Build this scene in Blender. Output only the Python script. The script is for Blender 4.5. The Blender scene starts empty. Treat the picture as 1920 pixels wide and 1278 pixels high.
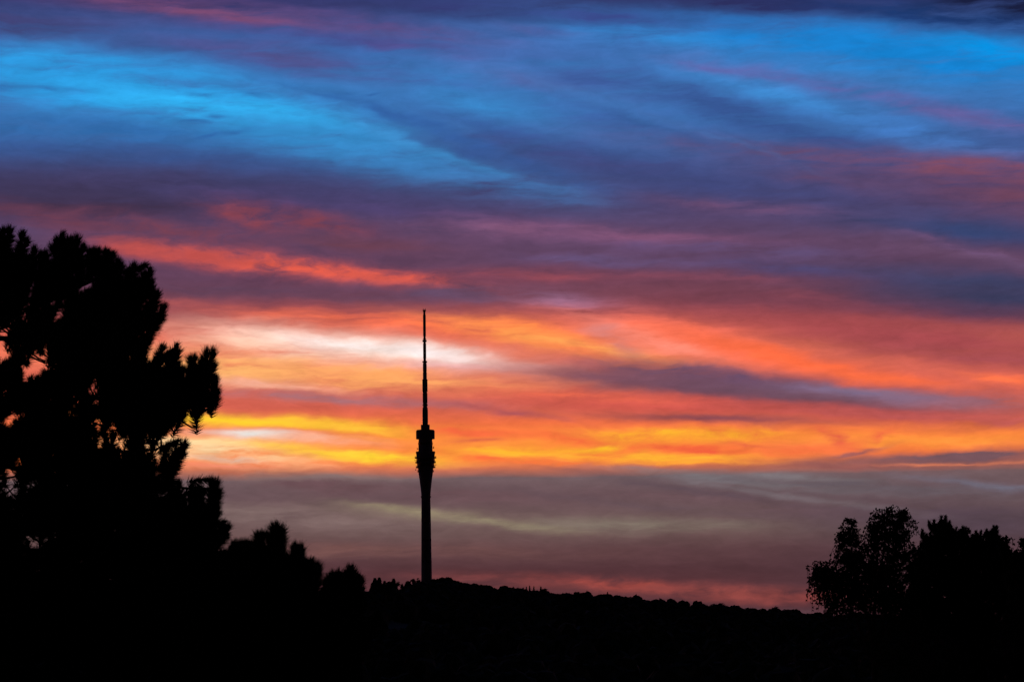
import bpy, math, random
import numpy as np
from mathutils import Matrix, Vector

random.seed(7)
rng = np.random.default_rng(7)
scene = bpy.context.scene
COL = scene.collection
R = math.radians

# ---------------------------------------------------------------- camera
CAM = Vector((0, 0, 12.0))
PITCH, ROLL, F = R(6.30), R(-0.68), 5444.0          # F: focal length in photo pixels (1920 wide)
cam = bpy.data.cameras.new('camera')
cam.sensor_fit = 'HORIZONTAL'; cam.sensor_width = 36.0; cam.lens = 36.0 * F / 1920.0
cam.clip_start = 0.5; cam.clip_end = 60000
camo = bpy.data.objects.new('camera', cam); COL.objects.link(camo)
CM = Matrix.Rotation(R(90) + PITCH, 4, 'X') @ Matrix.Rotation(ROLL, 4, 'Z')
camo.matrix_world = Matrix.Translation(CAM) @ CM
scene.camera = camo

def ray(px, py):
    """unit direction seen at a photo pixel"""
    return (CM.to_3x3() @ Vector(((px - 960) / F, -(py - 639) / F, -1))).normalized()

def at(px, py, dist):
    """point on that direction at ground distance dist (metres north of the camera)"""
    d = ray(px, py)
    return CAM + d * (dist / d.y)

# ---------------------------------------------------------------- world: dusk sky with cloud layers
SUN_AZ, SUN_EL = R(-4.0), R(0.6)                   # the sun has gone down behind the ridge
def lin(c):
    return tuple(((v / 255) / 12.92 if v / 255 <= 0.04045 else ((v / 255 + 0.055) / 1.055) ** 2.4) for v in c)

world = bpy.data.worlds.new('World'); scene.world = world; world.use_nodes = True
NT = world.node_tree; NT.nodes.clear(); LK = NT.links.new
def nd(t, **kw):
    n = NT.nodes.new(t)
    for k, v in kw.items(): setattr(n, k, v)
    return n
def put(sock, v):
    if isinstance(v, bpy.types.NodeSocket): LK(v, sock)
    else: sock.default_value = v
def math_(op, a, b=0.0, c=None, clamp=False):
    n = nd('ShaderNodeMath', operation=op, use_clamp=clamp)
    put(n.inputs[0], a); put(n.inputs[1], b)
    if c is not None: put(n.inputs[2], c)
    return n.outputs[0]
def mixc(fac, a, b, blend='MIX'):
    n = nd('ShaderNodeMix', data_type='RGBA', blend_type=blend)
    put(n.inputs[0], fac); put(n.inputs[6], a); put(n.inputs[7], b)
    return n.outputs[2]
def ramp(fac, stops):
    n = nd('ShaderNodeValToRGB'); put(n.inputs[0], fac); e = n.color_ramp.elements
    e[0].position, e[0].color = stops[0][0], (*stops[0][1], 1)
    e[1].position, e[1].color = stops[-1][0], (*stops[-1][1], 1)
    for p, c in stops[1:-1]:
        x = e.new(p); x.color = (*c, 1)
    return n.outputs[0]
def noise(vec, scale, detail=5, rough=0.55, loc=(0, 0, 0), rot=0.0, dist=0.0, color=False):
    m = nd('ShaderNodeMapping'); LK(vec, m.inputs[0])
    m.inputs[1].default_value = loc; m.inputs[2].default_value = (0, 0, rot); m.inputs[3].default_value = scale
    n = nd('ShaderNodeTexNoise', noise_dimensions='2D'); LK(m.outputs[0], n.inputs['Vector'])
    n.inputs['Scale'].default_value = 1; n.inputs['Detail'].default_value = detail
    n.inputs['Roughness'].default_value = rough; n.inputs['Distortion'].default_value = dist
    return n.outputs['Color'] if color else n.outputs['Fac']

# sky coordinates: azimuth and elevation of the direction, scaled so that 1 unit = 1/5444 rad
tc = nd('ShaderNodeTexCoord'); sx = nd('ShaderNodeSeparateXYZ'); LK(tc.outputs['Generated'], sx.inputs[0])
AZ = math_('ARCTAN2', sx.outputs[0], sx.outputs[1]); EL = math_('ARCSINE', sx.outputs[2])
U = math_('MULTIPLY', AZ, F); V = math_('MULTIPLY', EL, -F)
cxy = nd('ShaderNodeCombineXYZ'); LK(U, cxy.inputs[0]); LK(V, cxy.inputs[1])
UV0 = cxy.outputs[0]
def sky(px, py):
    d = ray(px, py)
    return math.atan2(d.x, d.y) * F, -math.asin(d.z) * F
TILT = R(9)
def warp(vec, scale, rot, loc, amp, detail):
    n = noise(vec, scale, detail, 0.5, loc, rot, color=True)
    a = nd('ShaderNodeVectorMath', operation='SUBTRACT'); LK(n, a.inputs[0]); a.inputs[1].default_value = (0.5, 0.5, 0.5)
    b = nd('ShaderNodeVectorMath', operation='MULTIPLY_ADD'); LK(a.outputs[0], b.inputs[0])
    b.inputs[1].default_value = (*amp, 0); LK(vec, b.inputs[2])
    return b.outputs[0]
UVW = warp(UV0, (1 / 420, 1 / 110, 1), -R(5), (3.1, 7.7, 0), (90, 18), 2)
UVW = warp(UVW, (1 / 130, 1 / 36, 1), -TILT, (1.3, 2.2, 0), (60, 15), 3)
UVW = warp(UVW, (1 / 46, 1 / 17, 1), -R(12), (6.3, 4.2, 0), (26, 8), 3)
streak = noise(UVW, (1 / 210, 1 / 25, 1), 5, 0.6, (5.0, 1.0, 0), -R(12))           # fine wisps along the wind
fine = noise(UV0, (1 / 60, 1 / 18, 1), 6, 0.66, (2.0, 9.0, 0), -R(14), 0.5)
patch = noise(UVW, (1 / 90, 1 / 34, 1), 5, 0.6, (8.0, 4.0, 0), -R(6))            # soft cloud lumps
WISP = math_('MULTIPLY_ADD', streak, 3.2, -0.6)                                    # about 0.3 .. 1.6
LUMP = math_('MULTIPLY_ADD', patch, 3.6, -0.85)

# the general gradient of the evening sky, by elevation
sep = nd('ShaderNodeSeparateXYZ'); LK(UVW, sep.inputs[0])
VW = math_('ADD', math_('MULTIPLY', sep.outputs[1], 0.4), math_('MULTIPLY', V, 0.6))
VTOP, VBOT = -8600.0, 100.0
def vpos(py): return (sky(960, py)[1] - VTOP) / (VBOT - VTOP)
base_stops = [(-7200, (10, 13, 30)), (-3000, (17, 22, 50)), (-900, (30, 36, 78)), (-150, (42, 46, 92)),
    (20, (52, 56, 108)), (70, (60, 100, 170)), (140, (58, 122, 190)), (230, (60, 112, 178)), (300, (60, 80, 136)),
    (370, (68, 64, 108)), (450, (92, 66, 98)), (530, (100, 62, 86)), (580, (132, 70, 82)), (612, (210, 92, 78)),
    (650, (238, 118, 88)), (700, (226, 106, 84)), (752, (204, 92, 82)), (790, (240, 110, 66)), (830, (255, 136, 60)),
    (874, (252, 116, 62)), (881, (214, 108, 80)), (886, (116, 95, 99)), (940, (100, 75, 82)), (985, (112, 90, 88)), (1015, (99, 69, 73)),
    (1060, (79, 50, 56)), (1105, (90, 52, 58)), (1240, (60, 40, 46))]
stops = [(min(1, max(0, vpos(p) if p > -5000 else 0.0)), lin(c)) for p, c in base_stops]
sk = ramp(math_('DIVIDE', math_('SUBTRACT', VW, VTOP), VBOT - VTOP), stops)

LAYERS = []
WISPY, LUMPY, PLAIN = 0, 1, 2
def cloud(px, py, a, b, tilt, col, op=1.0, tex=WISPY):
    """one soft bank or streak of cloud: centre, half length, half thickness, slope, colour, cover"""
    c = sky(px, py); t = R(tilt); e = sky(px + 50 * math.cos(t), py + 50 * math.sin(t))
    t = math.atan2(e[1] - c[1], e[0] - c[0])
    reach = 2.5 * math.hypot(a * math.sin(t), b * math.cos(t)) + 42
    LAYERS.append((c, t, a, b, lin(col), op, tex, c[1] - reach, c[1] + reach))

def build_band(name, layers):
    """the cloud layers that reach into one band of elevation, laid one over another, as a node group"""
    g = bpy.data.node_groups.new(name, 'ShaderNodeTree'); T = g.interface
    for n, k in (('Coord', 'Vector'), ('Wisp', 'Float'), ('Lump', 'Float'), ('Sky', 'Color')):
        T.new_socket(n, in_out='INPUT', socket_type='NodeSocket' + k)
    T.new_socket('Sky', in_out='OUTPUT', socket_type='NodeSocketColor')
    gi, go = g.nodes.new('NodeGroupInput'), g.nodes.new('NodeGroupOutput')
    L = g.links.new; cur = gi.outputs['Sky']
    def mk(t, op, *ins):
        n = g.nodes.new(t); n.operation = op
        for i, v in enumerate(ins):
            if isinstance(v, bpy.types.NodeSocket): L(v, n.inputs[i])
            else: n.inputs[i].default_value = v
        return n.outputs['Value'] if op == 'DOT_PRODUCT' else n.outputs[0]
    VM, MA = 'ShaderNodeVectorMath', 'ShaderNodeMath'
    for k, (c, t, a, b, col, op, tex, lo, hi) in enumerate(layers):
        if k % 12 == 0:                                  # chain the layers so that they are evaluated in turn
            P1 = mk(VM, 'MULTIPLY_ADD', cur, (1e-6, 1e-6, 0), gi.outputs['Coord'])
            s = g.nodes.new('ShaderNodeSeparateXYZ'); L(P1, s.inputs[0]); q = g.nodes.new('ShaderNodeCombineXYZ')
            L(mk(MA, 'MULTIPLY', s.outputs[0], s.outputs[0]), q.inputs[0])
            L(mk(MA, 'MULTIPLY', s.outputs[0], s.outputs[1]), q.inputs[1])
            L(mk(MA, 'MULTIPLY', s.outputs[1], s.outputs[1]), q.inputs[2]); P2 = q.outputs[0]
        # -r^2 of the rotated ellipse as a polynomial in the two sky coordinates (hundreds of units)
        ct, st = math.cos(t), math.sin(t); a, b, u0, v0 = a / 100, b / 100, c[0] / 100, c[1] / 100
        A = ct * ct / a**2 + st * st / b**2; B = 2 * ct * st * (1 / a**2 - 1 / b**2); C = st * st / a**2 + ct * ct / b**2
        d1 = mk(VM, 'DOT_PRODUCT', P2, (-A, -B, -C))
        d2 = mk(VM, 'DOT_PRODUCT', P1, (2 * A * u0 + B * v0, 2 * C * v0 + B * u0, -(A * u0 * u0 + B * u0 * v0 + C * v0 * v0) + math.log(op)))
        m = mk(MA, 'EXPONENT', mk(MA, 'ADD', d1, d2))
        if tex != PLAIN: m = mk(MA, 'MULTIPLY', m, gi.outputs['Wisp' if tex == WISPY else 'Lump'])
        x = g.nodes.new('ShaderNodeMix'); x.data_type = 'RGBA'
        L(m, x.inputs[0]); L(cur, x.inputs[6]); x.inputs[7].default_value = (*col, 1); cur = x.outputs[2]
    L(cur, go.inputs[0])
    return g

# -- upper blue openings
cloud(240, 165, 330, 58, 7, (44, 148, 218)); cloud(90, 130, 230, 40, 3, (42, 152, 222), .8)
cloud(420, 208, 220, 24, 8, (46, 186, 252), .95); cloud(600, 262, 270, 36, 10, (50, 146, 210), .9)
cloud(790, 312, 230, 32, 11, (58, 128, 192), .55); cloud(930, 190, 150, 30, 11, (50, 148, 216), .9)
cloud(830, 150, 80, 20, 8, (50, 150, 225), .6); cloud(960, 350, 140, 22, 5, (64, 112, 174), .45)
cloud(1260, 70, 330, 36, 5, (50, 132, 204), .85); cloud(1540, 78, 280, 38, 6, (26, 128, 208), .9)
cloud(1800, 112, 260, 42, 7, (16, 126, 204), 1.0); cloud(1850, 92, 120, 22, 8, (0, 146, 228), .9)
cloud(1080, 140, 260, 50, 8, (72, 118, 190), .6); cloud(1150, 260, 200, 40, 10, (66, 112, 178), .6)
cloud(1450, 175, 180, 22, 17, (62, 140, 212), .8); cloud(1680, 250, 220, 26, 9, (64, 120, 192), .8)
cloud(150, 245, 340, 28, 3, (46, 104, 168), .8)
# -- purple and rose veils in the upper sky
cloud(60, 45, 240, 26, 3, (62, 62, 112), .9); cloud(520, 105, 330, 34, 9, (64, 90, 154), .85)
cloud(300, 85, 160, 16, 6, (58, 86, 146), .7); cloud(450, 96, 160, 14, 8, (78, 80, 140), .5)
cloud(330, 12, 260, 22, 7, (112, 70, 112), .85); cloud(460, 38, 130, 15, 8, (132, 76, 112), .7)
cloud(700, 52, 220, 20, 7, (92, 72, 126), .75); cloud(860, 18, 190, 20, 4, (48, 52, 104), .9)
cloud(620, 72, 240, 12, 6, (62, 72, 138), .7); cloud(780, 92, 120, 12, 8, (88, 78, 140), .5)
cloud(560, 112, 90, 20, 10, (80, 76, 130), .5); cloud(1120, 30, 240, 16, 4, (56, 74, 140), .8)
cloud(1400, 2, 380, 20, 3, (42, 44, 92), .95); cloud(1800, 30, 260, 26, 5, (26, 56, 112), .95)
cloud(1900, 5, 160, 24, 4, (20, 26, 60), .95); cloud(1350, 130, 150, 10, 9, (92, 100, 168), .6)
cloud(1600, 172, 280, 16, 11, (90, 98, 164), .7); cloud(1840, 225, 150, 17, 10, (98, 92, 152), .7)
cloud(1000, 58, 70, 10, 6, (90, 90, 155), .5); cloud(1000, 150, 120, 14, 10, (94, 98, 158), .4)
# -- slate bands
cloud(1120, 150, 150, 26, 12, (58, 88, 152), .7); cloud(1380, 205, 260, 26, 17, (52, 86, 148), .95)
cloud(1520, 255, 170, 18, 14, (50, 80, 140), .9); cloud(1180, 235, 330, 34, 13, (56, 92, 158), .6)
cloud(900, 235, 170, 18, 13, (52, 90, 156), .6); cloud(1060, 290, 250, 26, 7, (56, 74, 132), .8)
cloud(1250, 330, 300, 24, 8, (62, 70, 122), .85); cloud(260, 292, 360, 20, 3, (50, 84, 144), .7)
cloud(130, 352, 430, 44, 1, (60, 51, 84), .95, PLAIN); cloud(500, 362, 300, 20, 4, (66, 62, 106), .85)
cloud(120, 388, 340, 22, 2, (60, 46, 74), .9); cloud(640, 385, 240, 16, 6, (76, 64, 110), .7)
# -- rose in the middle
cloud(1480, 292, 260, 22, 6, (92, 72, 112), .8); cloud(1840, 318, 240, 28, 4, (120, 72, 98), .85)
cloud(1880, 366, 190, 24, 6, (116, 66, 86), .85); cloud(1650, 345, 220, 20, 6, (88, 68, 106), .8)
cloud(1800, 432, 290, 26, 6, (50, 65, 110), 1.0, PLAIN); cloud(1500, 395, 190, 16, 6, (82, 72, 116), .7)
cloud(1860, 484, 180, 12, 8, (108, 76, 106), .85); cloud(1780, 462, 120, 8, 12, (110, 80, 118), .7)
cloud(1840, 530, 320, 32, 3, (60, 64, 102), 1.0, PLAIN); cloud(1500, 508, 180, 14, 5, (78, 68, 110), .8)
cloud(1400, 388, 180, 12, 5, (112, 76, 112), .6); cloud(1200, 448, 220, 14, 3, (134, 80, 112), .8)
cloud(1340, 465, 260, 14, 3, (92, 76, 118), .7); cloud(1130, 488, 190, 12, 3, (98, 78, 118), .7)
cloud(470, 410, 80, 26, 8, (136, 64, 78), .75, LUMPY); cloud(610, 425, 110, 22, 12, (128, 62, 78), .8, LUMPY); cloud(700, 456, 160, 18, 4, (104, 60, 78), .8)
cloud(300, 430, 200, 18, 8, (112, 60, 80), .8, LUMPY); cloud(120, 415, 170, 18, 10, (108, 58, 78), .7)
cloud(800, 440, 170, 20, 4, (96, 66, 98), .8); cloud(980, 425, 150, 14, 6, (104, 72, 112), .7)
cloud(260, 465, 100, 14, 10, (150, 68, 76), .8); cloud(520, 495, 210, 17, 6, (232, 92, 72), .95, LUMPY); cloud(730, 517, 150, 13, 5, (222, 90, 74), .95, LUMPY)
cloud(390, 480, 110, 14, 6, (190, 78, 74), .8, LUMPY); cloud(1300, 520, 230, 12, 3, (136, 72, 92), .6)
cloud(450, 548, 260, 17, 2, (92, 62, 86), .95); cloud(930, 552, 220, 18, 3, (94, 70, 98), .95)
cloud(380, 585, 130, 14, 4, (140, 68, 80), .8); cloud(650, 578, 200, 12, 3, (150, 72, 82), .7)
cloud(1090, 566, 75, 17, 6, (128, 108, 148), .9); cloud(1420, 562, 280, 28, 4, (106, 60, 77), 1.0, PLAIN)
cloud(1800, 582, 340, 32, 3, (68, 54, 82), 1.0, PLAIN); cloud(1560, 562, 110, 10, 6, (132, 68, 84), .7)
# -- the lit underside: orange, salmon and the white opening
cloud(1720, 632, 460, 48, 5, (158, 70, 76), 1.0, PLAIN); cloud(1650, 768, 440, 26, 2, (182, 78, 76), .95, PLAIN); cloud(1250, 752, 300, 28, 2, (204, 84, 74), .85, PLAIN)
cloud(800, 612, 320, 17, 4, (252, 112, 76), .95); cloud(1000, 622, 160, 20, 6, (255, 134, 72), .95)
cloud(1060, 648, 190, 16, 10, (255, 162, 84), .95); cloud(420, 625, 120, 12, 3, (232, 128, 112), .8)
cloud(570, 652, 210, 30, 5, (255, 198, 172), .95); cloud(430, 690, 200, 26, 4, (255, 186, 112), .9)
cloud(710, 655, 200, 20, 7, (255, 226, 212), .95, PLAIN); cloud(730, 655, 160, 12, 7, (255, 240, 236), .8, LUMPY)
cloud(815, 666, 95, 10, 8, (252, 234, 232), .75, PLAIN); cloud(700, 705, 260, 20, 3, (255, 168, 100), .9)
cloud(900, 690, 130, 9, 3, (242, 196, 196), .85); cloud(1130, 600, 70, 12, 12, (222, 130, 124), .7)
cloud(480, 720, 170, 9, 4, (248, 176, 150), .7); cloud(1040, 705, 200, 13, 3, (250, 132, 96), .8)
cloud(1230, 622, 170, 30, 10, (255, 118, 92), .95); cloud(1240, 642, 110, 17, 12, (255, 144, 122), .9); cloud(1380, 655, 160, 20, 12, (255, 112, 80), .9, PLAIN)
cloud(1150, 640, 50, 22, 40, (196, 124, 122), .6); cloud(1500, 676, 210, 14, 11, (255, 108, 66), 1.0, PLAIN)
cloud(1670, 710, 130, 9, 7, (255, 110, 66), 1.0, PLAIN); cloud(1885, 714, 60, 10, 4, (255, 116, 74), .95)
cloud(1760, 640, 260, 22, 6, (166, 72, 77), .8); cloud(1860, 672, 170, 18, 5, (166, 76, 80), .9); cloud(1880, 554, 240, 26, 2, (56, 57, 90), 1.0, PLAIN)
cloud(1100, 668, 120, 8, 12, (255, 130, 76), .9); cloud(1250, 692, 160, 13, 4, (126, 84, 104), .9)
cloud(1280, 714, 240, 22, 4, (108, 72, 88), 1.0, PLAIN); cloud(1460, 732, 240, 21, 5, (100, 69, 87), 1.0, PLAIN); cloud(1340, 726, 260, 16, 4, (104, 70, 90), .8, PLAIN); cloud(1360, 706, 200, 14, 7, (104, 74, 102), .8)
cloud(1130, 704, 150, 11, 3, (124, 78, 94), .85, PLAIN); cloud(1570, 742, 220, 15, 4, (112, 78, 96), .85, PLAIN); cloud(1690, 740, 130, 9, 6, (150, 124, 150), .9)
cloud(1830, 752, 190, 17, 4, (154, 96, 106), .9); cloud(1240, 755, 240, 11, 3, (214, 88, 78), .85)
cloud(600, 745, 240, 9, 3, (168, 110, 118), .95); cloud(790, 755, 110, 8, 5, (182, 104, 106), .8)
cloud(950, 770, 100, 6, 8, (176, 84, 88), .8); cloud(1100, 740, 140, 9, 3, (240, 106, 78), .8)
cloud(1340, 785, 210, 9, 2, (134, 70, 80), .95, PLAIN); cloud(1600, 775, 240, 9, 3, (184, 84, 82), .8)
cloud(1850, 790, 150, 10, 3, (190, 88, 84), .8)
# -- the yellow band above the grey bank
cloud(480, 790, 260, 11, 3, (255, 208, 44), 1.0, PLAIN); cloud(650, 800, 140, 9, 4, (255, 190, 58), .9)
cloud(400, 845, 170, 24, 4, (255, 214, 160), .95); cloud(460, 815, 85, 9, 3, (236, 232, 226), 1.0, PLAIN)
cloud(600, 822, 110, 8, 4, (246, 176, 146), .7); cloud(640, 848, 170, 9, 4, (255, 200, 62), .95)
cloud(740, 860, 90, 9, 3, (255, 214, 50), .9); cloud(900, 835, 120, 14, 3, (255, 146, 62), .8)
cloud(900, 812, 110, 9, 2, (250, 112, 64), .8); cloud(1000, 845, 120, 9, 0, (255, 182, 48), .95)
cloud(1180, 856, 220, 9, 1, (255, 176, 52), .95); cloud(1180, 818, 90, 9, 4, (255, 178, 46), .9, LUMPY)
cloud(1360, 818, 110, 11, 3, (255, 170, 48), .9, LUMPY); cloud(1270, 838, 130, 6, 2, (238, 98, 58), .8, LUMPY)
cloud(900, 825, 40, 5, 0, (208, 88, 70), .7, LUMPY); cloud(1410, 836, 60, 5, 4, (220, 90, 64), .8, LUMPY)
cloud(1520, 835, 90, 14, 0, (250, 122, 70), .7); cloud(1720, 826, 230, 10, 0, (255, 148, 62), 1.0)
cloud(1790, 864, 270, 15, -1, (130, 84, 86), .9, PLAIN); cloud(1600, 870, 130, 6, -1, (146, 88, 86), .8, PLAIN); cloud(1810, 853, 200, 11, -3, (116, 82, 90), 1.0); cloud(1590, 850, 60, 5, -12, (158, 92, 88), .9)
cloud(1600, 873, 120, 4, 0, (140, 84, 84), .9); cloud(1800, 868, 150, 3.5, -1, (236, 132, 92), .8)
cloud(400, 873, 100, 5, 1, (255, 146, 116), .9); cloud(430, 862, 60, 5, 3, (206, 190, 180), .7)
# -- the grey bank above the ridge
cloud(560, 893, 200, 7, 1, (140, 118, 116), .8); cloud(1390, 900, 200, 8, 6, (128, 122, 126), .9)
cloud(1500, 895, 100, 6, 4, (132, 124, 128), .8); cloud(1850, 908, 140, 8, 5, (110, 106, 122), .8)
cloud(700, 918, 280, 18, 4, (103, 75, 81), .9); cloud(500, 965, 280, 18, 4, (126, 104, 102), .75)
cloud(800, 966, 190, 13, 5, (132, 112, 102), .8, PLAIN); cloud(830, 966, 140, 7, 8, (154, 141, 112), .85); cloud(950, 984, 110, 6, 5, (150, 138, 112), .8)
cloud(1200, 985, 220, 12, 0, (124, 110, 100), .8); cloud(1650, 962, 300, 28, 2, (90, 70, 79), .9)
cloud(1350, 940, 260, 12, 5, (108, 82, 88), .8); cloud(1850, 985, 260, 46, 0, (80, 64, 76), .95, PLAIN); cloud(1800, 1070, 330, 56, 0, (74, 52, 60), .8, PLAIN)  # last layer is no cloud: lower-right lens vignetting put into the sky colour
cloud(700, 1030, 330, 14, 1, (114, 78, 76), .7); cloud(1150, 1095, 130, 10, 4, (168, 74, 66), .9, LUMPY)
cloud(1350, 1108, 220, 12, 2, (140, 68, 65), .8, LUMPY); cloud(1470, 1120, 120, 6, 0, (152, 72, 68), .85)
cloud(950, 1090, 160, 12, 3, (130, 66, 66), .7); cloud(1440, 1140, 140, 6, 1, (92, 62, 70), .95)
cloud(990, 512, 150, 11, 2, (148, 72, 86), .8); cloud(1000, 432, 170, 15, 2, (132, 86, 120), .7); cloud(1620, 735, 140, 10, 5, (122, 102, 132), .7); cloud(1600, 912, 300, 14, 3, (98, 86, 94), .8)
cloud(1300, 916, 210, 8, 9, (92, 74, 84), .7); cloud(1450, 924, 180, 6, 9, (120, 110, 116), .6); cloud(1180, 946, 210, 8, 6, (96, 76, 84), .6); cloud(1560, 940, 160, 6, 7, (108, 92, 98), .5)
# feathered fibres drawn out across the blue, and mottling in the glowing band
for (x, y, a, b, t, c, o) in [(700, 208, 150, 10, 17, (46, 100, 168), .45), (790, 238, 190, 10, 19, (48, 94, 160), .45), (870, 262, 190, 10, 19, (50, 90, 156), .45), (930, 300, 190, 11, 16, (48, 80, 142), .45), (760, 268, 180, 9, 18, (62, 146, 210), .45),
                              (1150, 200, 170, 10, 20, (66, 118, 184), .45), (1240, 240, 170, 11, 19, (48, 82, 142), .45), (1330, 250, 180, 6, 19, (66, 106, 168), .4), (600, 180, 120, 5, 15, (46, 96, 164), .5)]:
    cloud(x, y, a, b, t, c, o)
for (x, y, a, b, t, c) in [(870, 806, 50, 7, 4, (240, 98, 62)), (930, 860, 60, 5, -2, (246, 110, 58)), (1060, 822, 60, 8, 8, (244, 104, 60)), (1120, 838, 50, 6, -4, (255, 186, 46)), (1240, 812, 50, 7, 6, (255, 178, 48)), (1330, 846, 60, 6, 2, (232, 92, 58)),
                           (1460, 812, 40, 8, 6, (255, 160, 52)), (1500, 846, 50, 8, -6, (242, 108, 62)), (1560, 820, 30, 10, 30, (226, 98, 66)), (1620, 822, 40, 9, -20, (236, 104, 66)), (1040, 866, 80, 4, 0, (250, 118, 60)), (700, 822, 80, 6, 3, (250, 150, 84)), (1290, 866, 110, 4, 0, (255, 160, 54))]:
    cloud(x, y, a, b, t, c, .9, LUMPY)
# -- a few small dark scud clouds against the blue
for (x, y, a, b, t) in [(288, 220, 14, 4, -5), (350, 226, 30, 4, 4), (385, 218, 16, 3, 8), (100, 165, 40, 4, 4), (20, 163, 30, 4, 3),
                        (380, 178, 32, 4, 6), (470, 178, 26, 4, 10), (440, 243, 40, 5, -10), (380, 255, 22, 4, -12), (630, 176, 18, 4, 2), (680, 180, 16, 3, -8),
                        (1020, 58, 30, 6, 4)]:
    cloud(x, y, a, b * 1.3, t, (42, 92, 158), .6, LUMPY)

# wisps and grain of the cloud sheets themselves, and the evening glow dying away
# towards the side of the sky opposite the sunset
dens = math_('ADD', math_('MULTIPLY_ADD', streak, 0.30, 0.85), math_('MULTIPLY_ADD', math_('ADD', fine, patch), 0.30, -0.30))
away = math_('COSINE', math_('SUBTRACT', AZ, SUN_AZ))
glow = nd('ShaderNodeMapRange', interpolation_type='SMOOTHSTEP'); LK(away, glow.inputs[0])
for k, v in zip((1, 2, 3, 4), (-0.6, 0.985, 0.05, 1.0)): glow.inputs[k].default_value = v
gain = math_('MULTIPLY', dens, glow.outputs[0])
o1 = nd('ShaderNodeVectorMath', operation='MULTIPLY_ADD')
LK(UVW, o1.inputs[0]); o1.inputs[1].default_value = (.01, .01, 0); o1.inputs[2].default_value = (0, 0, 1)
cuts = [sky(960, p)[1] for p in (90, 190, 310, 440, 560, 640, 720, 800, 900)]
edges = [-1e9] + cuts + [1e9]
shader = None
for k in range(len(edges) - 1):
    grp = nd('ShaderNodeGroup')
    grp.node_tree = build_band('cloud_band', [l for l in LAYERS if l[8] > edges[k] and l[7] < edges[k + 1]])
    for i, v in enumerate((o1.outputs[0], WISP, LUMP, sk)): LK(v, grp.inputs[i])
    vm = nd('ShaderNodeVectorMath', operation='SCALE'); LK(grp.outputs[0], vm.inputs[0]); LK(gain, vm.inputs['Scale'])
    bg = nd('ShaderNodeBackground'); LK(vm.outputs[0], bg.inputs[0])
    if shader is None: shader = bg.outputs[0]
    else:
        mx = nd('ShaderNodeMixShader'); LK(math_('GREATER_THAN', V, edges[k]), mx.inputs[0])
        LK(shader, mx.inputs[1]); LK(bg.outputs[0], mx.inputs[2]); shader = mx.outputs[0]
nish = nd('ShaderNodeTexSky', sky_type='NISHITA', sun_disc=False)
nish.sun_elevation = R(-3.0); nish.sun_rotation = SUN_AZ; nish.altitude = 200; nish.dust_density = 2
bg1 = nd('ShaderNodeBackground'); LK(nish.outputs[0], bg1.inputs[0]); bg1.inputs[1].default_value = 0.015
add = nd('ShaderNodeAddShader'); LK(bg1.outputs[0], add.inputs[0]); LK(shader, add.inputs[1])
wo = nd('ShaderNodeOutputWorld'); LK(add.outputs[0], wo.inputs[0])

world.cycles.sampling_method = 'MANUAL'; world.cycles.sample_map_resolution = 512
scene.cycles.max_bounces = 3; scene.cycles.diffuse_bounces = 2
scene.cycles.use_adaptive_sampling = True; scene.cycles.adaptive_threshold = 0.02; scene.cycles.adaptive_min_samples = 8

# ---------------------------------------------------------------- sun, almost set behind the ridge
sun = bpy.data.lights.new('sun', 'SUN'); sun.energy = 0.3; sun.angle = R(0.5); sun.color = (1.0, 0.55, 0.28)
suno = bpy.data.objects.new('sun', sun); COL.objects.link(suno)
sd = Vector((math.sin(SUN_AZ) * math.cos(SUN_EL), math.cos(SUN_AZ) * math.cos(SUN_EL), math.sin(SUN_EL)))
suno.rotation_euler = sd.to_track_quat('Z', 'Y').to_euler(); suno.location = (0, 0, 60)

vs = scene.view_settings
vs.view_transform = 'Standard'; vs.look = 'None'; vs.exposure = 0.0; vs.gamma = 1.0; vs.use_curve_mapping = False

# ---------------------------------------------------------------- materials
def material(name, c1, c2, scale, rough=0.9, bump=0.0):
    m = bpy.data.materials.new(name); m.use_nodes = True; t = m.node_tree; n = t.nodes; l = t.links.new
    p = n['Principled BSDF']; p.inputs['Roughness'].default_value = rough; p.inputs['Specular IOR Level'].default_value = 0.15
    tx = n.new('ShaderNodeTexCoord'); no = n.new('ShaderNodeTexNoise'); no.inputs['Scale'].default_value = scale
    no.inputs['Detail'].default_value = 4; l(tx.outputs['Object'], no.inputs['Vector'])
    cr = n.new('ShaderNodeValToRGB'); l(no.outputs['Fac'], cr.inputs[0])
    cr.color_ramp.elements[0].position = 0.35; cr.color_ramp.elements[1].position = 0.65
    cr.color_ramp.elements[0].color = (*c1, 1); cr.color_ramp.elements[1].color = (*c2, 1)
    l(cr.outputs[0], p.inputs['Base Color'])
    if bump:
        b = n.new('ShaderNodeBump'); b.inputs['Strength'].default_value = bump; l(no.outputs['Fac'], b.inputs['Height']); l(b.outputs[0], p.inputs['Normal'])
    return m
M_NEEDLE = material('pine_needles', (0.018, 0.034, 0.014), (0.035, 0.055, 0.022), 3.0)
M_LEAF = material('birch_leaves', (0.025, 0.045, 0.015), (0.05, 0.08, 0.025), 3.0)
M_WOOD = material('woodland_leaves', (0.02, 0.036, 0.013), (0.04, 0.06, 0.02), 0.3)
M_BARK = material('bark', (0.03, 0.022, 0.016), (0.08, 0.06, 0.045), 8.0, bump=0.6)
M_GROUND = material('meadow', (0.03, 0.045, 0.02), (0.05, 0.06, 0.03), 0.02)
M_CONC = material('weathered_concrete', (0.16, 0.155, 0.15), (0.24, 0.23, 0.22), 0.3, bump=0.2)
M_STEEL = material('painted_steel', (0.10, 0.10, 0.10), (0.15, 0.15, 0.15), 1.0, 0.6)
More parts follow.
